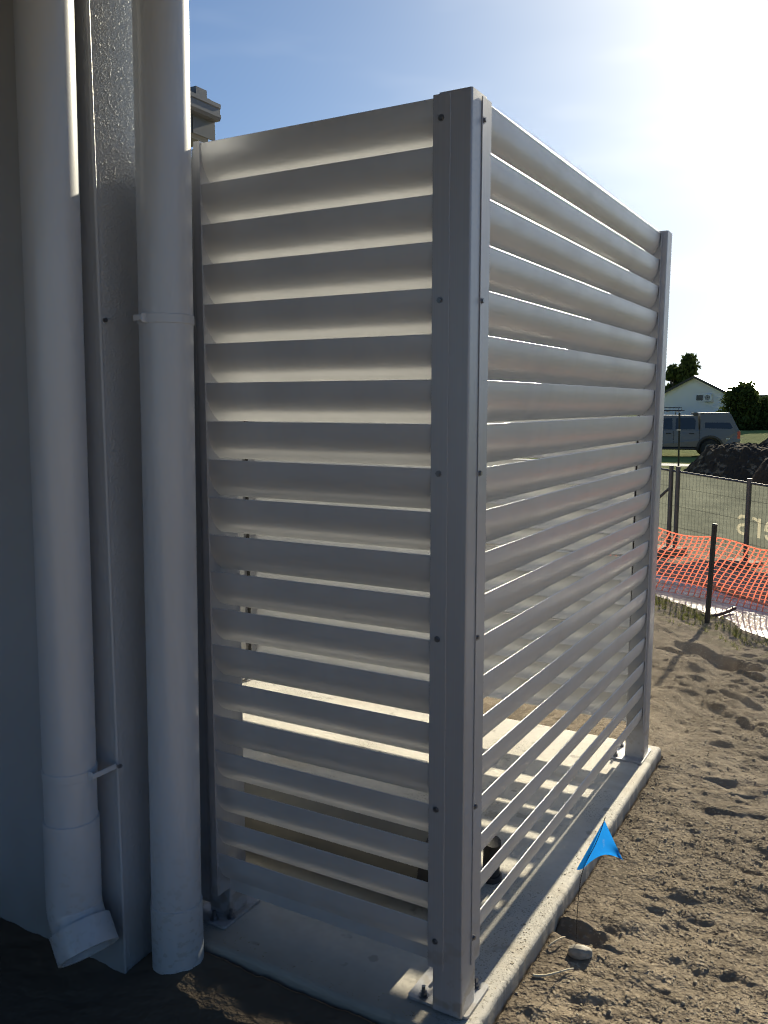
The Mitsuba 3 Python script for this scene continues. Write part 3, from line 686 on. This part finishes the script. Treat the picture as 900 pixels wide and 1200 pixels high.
# ------------------------------------------------------------------ utility vehicle
def ute():
    k = thing('utility_vehicle', 'grey double cab utility vehicle with canopy parked on the grass', 'vehicle')
    W = .88
    def f_car(p, n, uv):
        return mix((.20, .20, .215), (.16, .155, .15), smoothstep(.9, .2, p.z + .3))
    princ('car_paint', (.105, .098, .092), .30, .5, metal=.2, clearcoat=.5)
    princ('car_glass', (.012, .013, .015), .08, .6)
    princ('tyre_mat', (.02, .02, .02), .85)
    princ('rim_mat', (.13, .13, .135), .4, metal=.6)
    princ('black_plastic', (.025, .025, .027), .5)
    princ('tail_red', (.42, .06, .03), .25)
    princ('white_paint', (.7, .7, .68), .35)
    yaw = 17.0; P = np.array([-4.42, 36.5]); gzv = gz(-4.5, 36.5)
    c_, s_ = math.cos(math.radians(yaw)), math.sin(math.radians(yaw))
    M = T().translate([P[0], P[1], gzv]).rotate([0, 0, 1], yaw)
    # x runs from the tail (0) forward to -5.2, y across, z up
    def ext(pts, y0, y1, taper=0.0, zt0=0, zt1=1):
        m = extrude(sg.Polygon(pts), 'y', y0, y1); v = m.vertices; f = 1 - taper * np.clip((v[:, 2] - zt0) / (zt1 - zt0), 0, 1); v[:, 1] *= f; m.vertices = v; return m
    def arch(cx, r, n=9): return [(cx + r * math.cos(a), .36 + r * math.sin(a)) for a in np.linspace(math.pi, 0, n)]
    low = [(-5.15, .42), (-5.18, .75), (-5.02, .98), (-3.85, 1.06), (-3.8, 1.10), (-.02, 1.12), (.0, .98), (.02, .70), (-.02, .45)]
    poly = sg.Polygon(low + [(-5.15, .42)]).difference(sg.Point(-1.12, .38).buffer(.46)).difference(sg.Point(-4.25, .38).buffer(.46))
    body = obj('body', ext(poly.exterior.coords[:-1], -W, W, .06, .7, 1.12), 'car_paint', k, M=M)
    obj('chassis', box(-4.9, -.2, -.62, .62, .30, .95), 'black_plastic', k, M=M)
    cab = [(-3.80, 1.09), (-3.15, 1.66), (-2.9, 1.71), (-1.62, 1.71), (-1.58, 1.09)]
    obj('cab', ext(cab, -W * .95, W * .95, .16, 1.1, 1.75), 'car_paint', k, M=M)
    can = [(-1.52, 1.10), (-1.52, 1.74), (-1.3, 1.80), (-.45, 1.80), (-.36, 1.77), (-.03, 1.10)]
    obj('canopy', ext(can, -W * .955, W * .955, .14, 1.1, 1.8), 'car_paint', k, M=M)
    obj('canopy_roof', box(-1.5, -.4, -.70, .70, 1.795, 1.835, .015), 'white_paint', k, M=M, label='pale canopy roof')
    for sy in (-1,):
        def pane(pts, nm):
            m = ext(pts, -W * .955 - .006, -W * .955 + .03, .15, 1.1, 1.78); obj(nm, m, 'car_glass', k, M=M)
        pane([(-1.34, 1.20), (-1.36, 1.62), (-1.25, 1.66), (-.60, 1.68), (-.50, 1.62), (-.28, 1.22), (-.36, 1.17)], 'side_window')
        pane([(-2.48, 1.14), (-2.46, 1.60), (-1.78, 1.62), (-1.70, 1.52), (-1.72, 1.16)], 'side_window')
        pane([(-3.62, 1.14), (-3.12, 1.58), (-2.62, 1.60), (-2.60, 1.14)], 'side_window')
        obj('door_handle', box(-1.95, -1.75, -W - .02, -W + .02, .96, 1.0, .008), 'black_plastic', k, M=M)
        obj('door_handle', box(-2.85, -2.65, -W - .02, -W + .02, .96, 1.0, .008), 'black_plastic', k, M=M)
        obj('door_seam', box(-1.56, -1.54, -W * 1.0 - .001, -W + .03, .5, 1.10), 'black_plastic', k, M=M)
        obj('door_seam', box(-2.56, -2.545, -W - .001, -W + .03, .55, 1.08), 'black_plastic', k, M=M)
        obj('sill_step', box(-3.6, -1.7, -W - .06, -W + .1, .34, .40, .01), 'black_plastic', k, M=M)
        ring_ = sg.Point(-1.12, .38).buffer(.53).difference(sg.Point(-1.12, .38).buffer(.455)).intersection(sg.box(-2, .42, 0, 1.2))
        obj('wheel_arch', ext(ring_.exterior.coords[:-1], -W - .035, -W + .05), 'black_plastic', k, M=M)
        obj('tail_light', box(-.10, .012, -W * .99, -W * .80, .78, 1.08, .01), 'tail_red', k, M=M)
        obj('badge', box(-.52, -.38, -W - .004, -W + .01, .76, .79), 'white_paint', k, M=M)
    obj('tail_light', box(-.10, .012, W * .80, W * .99, .78, 1.08, .01), 'tail_red', k, M=M)
    obj('bumper', box(-.10, .12, -.8, .8, .42, .58, .02), 'black_plastic', k, M=M)
    for wx in (-1.12, -4.25):
        for sy in (-1, 1):
            w = trimesh.creation.revolve(np.array([(.20, -.11), (.33, -.12), (.365, -.08), (.37, 0), (.365, .08), (.33, .12), (.20, .11), (.20, -.11)]), sections=28)
            w = turn(w, 90, [1, 0, 0]); w.apply_translation([wx, sy * .76, .37]); wk = obj('wheel', w, 'tyre_mat', k, smooth=35, M=M)
            r = cat([turn(trimesh.creation.cylinder(radius=.205, height=.14, sections=24), 90, [1, 0, 0])] + [turn(box(-.02, .02, -.085, .085, .03, .19), a, [0, 1, 0]) for a in range(0, 360, 60)])
            r.apply_translation([wx, sy * .76, .37]); obj('rim', r, 'rim_mat', wk, M=M)
    rr = [tube([(-3.15, sy * .66, 1.72), (-3.15, sy * .66, 2.02), (-2.25, sy * .66, 2.02), (-2.25, sy * .66, 1.93)], .018, 6) for sy in (-1, 1)]
    rr += [cyl([x, -.7, 1.86], [x, .7, 1.86], .016, 6) for x in (-3.1, -2.75, -2.35)] + [cyl([x, sy * .66, 1.70], [x, sy * .66, 1.86], .016, 6) for x in (-3.1, -2.35) for sy in (-1, 1)]
    rr += [cyl([-3.3, sy * .3, 1.90], [-2.1, sy * .3, 1.90], .02, 6) for sy in (-1, 1)]
    obj('roof_rack', cat(rr), 'black_plastic', k, M=M)
    obj('roof_bar', cat(box(-1.72, -1.66, -.72, .72, 1.74, 1.80, .01), box(-1.80, -1.60, -.74, -.66, 1.70, 1.83, .01)), 'black_plastic', k, M=M)
ute()
k = star_picket('marker_pole', 'tall thin black pole standing on the verge in front of the vehicle', -4.20, 24.0, 1.42, (-.02, 0), w=.03)
obj('sleeve', box(-4.29, -4.19, 23.95, 24.02, .93, .97), 'galvanised', k)

# ------------------------------------------------------------------ white house and red-roofed house
princ('house_white', (.56, .565, .59), .8)
princ('barge_dark', (.02, .022, .025), .6)
def f_tin(p, n, uv): return mix((.55, .55, .53), (.45, .45, .43), noise(p.x * 2, p.y * 2, p.z))
princ('tin_roof', proc(f_tin), .35, .5, metal=.2)
princ('red_roof', (.23, .06, .035), .8)
def house():
    k = thing('white_house', 'white gabled house with pale metal roof and dark barge boards behind the vehicle', 'house')
    yaw = -16.0; P = np.array([-14.05, 80.0]); z0 = gz(-14, 80) - .2; M = T().translate([P[0], P[1], 0]).rotate([0, 0, 1], yaw)
    hw, ze, za, L = 3.0, 2.62, 4.05, 14.0
    g = sg.Polygon([(-hw, z0), (hw, z0), (hw, ze), (0, za), (-hw, ze)])
    obj('wall', extrude(g, 'y', 0, L), 'house_white', k, M=M)
    sl = (za - ze) / hw; e = .45
    for s in (-1, 1):
        pl = sg.Polygon([(0, za + .04), (s * (hw + e), ze - e * sl + .04), (s * (hw + e), ze - e * sl + .12), (0, za + .12)])
        obj('roof', extrude(pl, 'y', -.35, L + .3), 'tin_roof', k, M=M)
        pl = sg.Polygon([(0, za - .10), (s * (hw + e), ze - e * sl - .10), (s * (hw + e), ze - e * sl + .13), (0, za + .13)])
        obj('barge_board', extrude(pl, 'y', -.39, -.352), 'barge_dark', k, M=M)
    ac = obj('air_conditioner', cat(box(.95, 1.65, -.32, -.002, 1.92, 2.55, .03), box(.9, 1.7, -.3, -.002, 1.84, 1.88)), 'house_white', k, M=M)
    obj('fan_grille', cat([trimesh.creation.annulus(r - .03, r, .02, sections=20, transform=trimesh.transformations.concatenate_matrices(trimesh.transformations.translation_matrix([1.3, -.335, 2.24]), trimesh.transformations.rotation_matrix(math.pi / 2, [1, 0, 0]))) for r in (.08, .16, .24)] + [box(1.06, 1.54, -.345, -.325, 2.23, 2.25), box(1.29, 1.31, -.345, -.325, 2.0, 2.48)]), 'black_plastic', ac, M=M)
    wk = obj('window', box(.12, .75, -.03, -.002, 1.98, 2.46), 'car_glass', k, M=M)
    obj('frame', cat(box(.08, .79, -.05, -.002, 2.46, 2.50), box(.08, .79, -.05, -.002, 1.94, 1.98), box(.08, .12, -.05, -.002, 1.98, 2.46), box(.75, .79, -.05, -.002, 1.98, 2.46)), 'house_white', wk, M=M)
house()
h2 = thing('red_roofed_house', 'low red-roofed house with white fascia at the right edge behind the hedge', 'house')
M2 = T().translate([-6.6, 88.0, gz(0, 88)]).rotate([0, 0, 1], -4)
obj('wall', box(-3.6, 8, 0, 6, -.3, 2.0), 'barge_dark', h2, M=M2)
obj('roof', extrude(sg.Polygon([(-.6, 2.15), (3, 3.15), (6.6, 2.15), (6.6, 2.05), (-.6, 2.05)]), 'x', -1.0, 8), 'red_roof', h2, M=M2)
obj('porch_roof', extrude(sg.Polygon([(-1.2, 2.0), (0, 2.55), (0, 2.45), (-1.2, 1.9)]), 'x', -3.4, -1.4), 'tin_roof', h2, M=M2)
obj('fascia', box(-3.4, -1.4, -1.24, -1.2, 1.85, 2.05), 'house_white', h2, M=M2)

# ------------------------------------------------------------------ trees, bush and hedge
def f_leaf(p, n, uv): return mix((.030, .050, .016), (.065, .085, .028), noise(p.x * 3.1, p.y * 3.1, p.z * 3.1))
bsdf('leaf_mat', {'type': 'principledthin', 'base_color': proc(f_leaf), 'roughness': .6, 'diff_trans': .5})
princ('bark', (.07, .055, .04), .9)
def leaves(centres, spread, n, size, seed):
    r = np.random.default_rng(seed); C = np.asarray(centres)[r.integers(0, len(centres), n)]
    d = r.normal(size=(n, 3)); d /= np.linalg.norm(d, axis=1, keepdims=True); c = C + d * (spread * r.random((n, 1)) ** .45)
    a = r.normal(size=(n, 3)); a /= np.linalg.norm(a, axis=1, keepdims=True); b2 = np.cross(a, r.normal(size=(n, 3))); b2 /= np.linalg.norm(b2, axis=1, keepdims=True)
    s = size * r.uniform(.6, 1.3, (n, 1)); V = np.stack([c - a * s, c + b2 * s * .42, c + a * s, c - b2 * s * .42], 1).reshape(-1, 3); i = np.arange(n) * 4
    return trimesh.Trimesh(V, np.vstack([np.stack([i, i + 1, i + 2], 1), np.stack([i, i + 2, i + 3], 1)]), process=False)
def tree(label, x, y, h, w, seed, n=2600, size=.20, spread=.55, ncl=26, trunk=.16, shape='oval', group='trees behind the white house', name='tree', cat_='tree', low=.35):
    r = np.random.default_rng(seed); z0 = gz(x, y); k = thing(name, label, cat_, group)
    cl = []
    for i in range(ncl):
        v = r.random(); a = r.uniform(0, 6.28); rad = w * (math.sin(math.pi * (.12 + .8 * v)) ** .7) * r.random() ** .5
        cl.append([x + rad * math.cos(a), y + rad * math.sin(a), z0 + h * (low + (1 - low) * v) - .2])
    limbs = [tube([(x, y, z0 - .2), (x + .05, y, z0 + h * .3), (x - .03, y, z0 + h * .75)], [trunk, trunk * .8, trunk * .4], 8)]
    for c_ in cl[:10]: limbs.append(tube([(x, y, z0 + h * .35), ((x + c_[0]) / 2, (y + c_[1]) / 2, z0 + h * .45), c_], [trunk * .4, trunk * .25, trunk * .1], 5))
    obj('trunk', cat(limbs), 'bark', k); obj('crown', leaves(cl, spread, n, size, seed + 1), 'leaf_mat', k)
tree('dark bushy tree rising behind the peak of the white house', -17.15, 92, 6.1, 1.0, 61, n=1900, size=.33, spread=.72, ncl=17)
tree('smaller ragged tree left of the taller one behind the white house', -18.65, 92, 5.5, .75, 67, n=700, size=.34, spread=.55, ncl=10)
tree('third tree low against the left roof slope of the white house', -18.0, 93, 4.6, 1.2, 71, n=2200, size=.22, spread=.6, ncl=16)
tree('shaggy dark bush with frond tips at the right end of the white house', -7.45, 60, 2.75, 1.0, 73, n=6500, size=.19, spread=.66, ncl=40, trunk=.06, group=None, name='bush', cat_='bush', low=.05)
def fronds():
    out = []
    r = np.random.default_rng(5)
    for i in range(11):
        a = r.uniform(0, 6.28); o = np.array([-7.6 + r.uniform(-.3, .3), 60, gz(-7, 60) + 2.62]); L = r.uniform(.7, 1.15)
        for t in np.linspace(.1, 1, 16):
            c_ = o + np.array([math.cos(a) * L * t, math.sin(a) * L * t, L * (.75 * t - .7 * t * t)])
            for s in (-1, 1):
                e = c_ + np.array([-math.sin(a) * s * .16, math.cos(a) * s * .26, -.14]) * (1.1 - t * .6)
                q_ = c_ + np.array([math.cos(a), math.sin(a), 0]) * .10; out.append([c_, e, q_])
    V = np.array(out).reshape(-1, 3); return trimesh.Trimesh(V, np.arange(len(V)).reshape(-1, 3), process=False)
obj('frond', fronds(), 'leaf_mat', 'bush')
for i, (x, y, h, w, lab) in enumerate(((-6.0, 61, 2.05, .9, 'dark hedge shrub next to the frond bush'), (-4.6, 62, 1.95, 1.2, 'dark hedge shrub at the right edge under the red roof'), (-2.4, 62, 2.1, 1.3, 'hedge shrub beyond the right edge of the view'))):
    tree(lab, x, y, h, w, 81 + i, n=6500, size=.13, spread=.55, ncl=38, trunk=.05, group='hedge behind the lawn', name='hedge_shrub', cat_='shrub', low=.03)
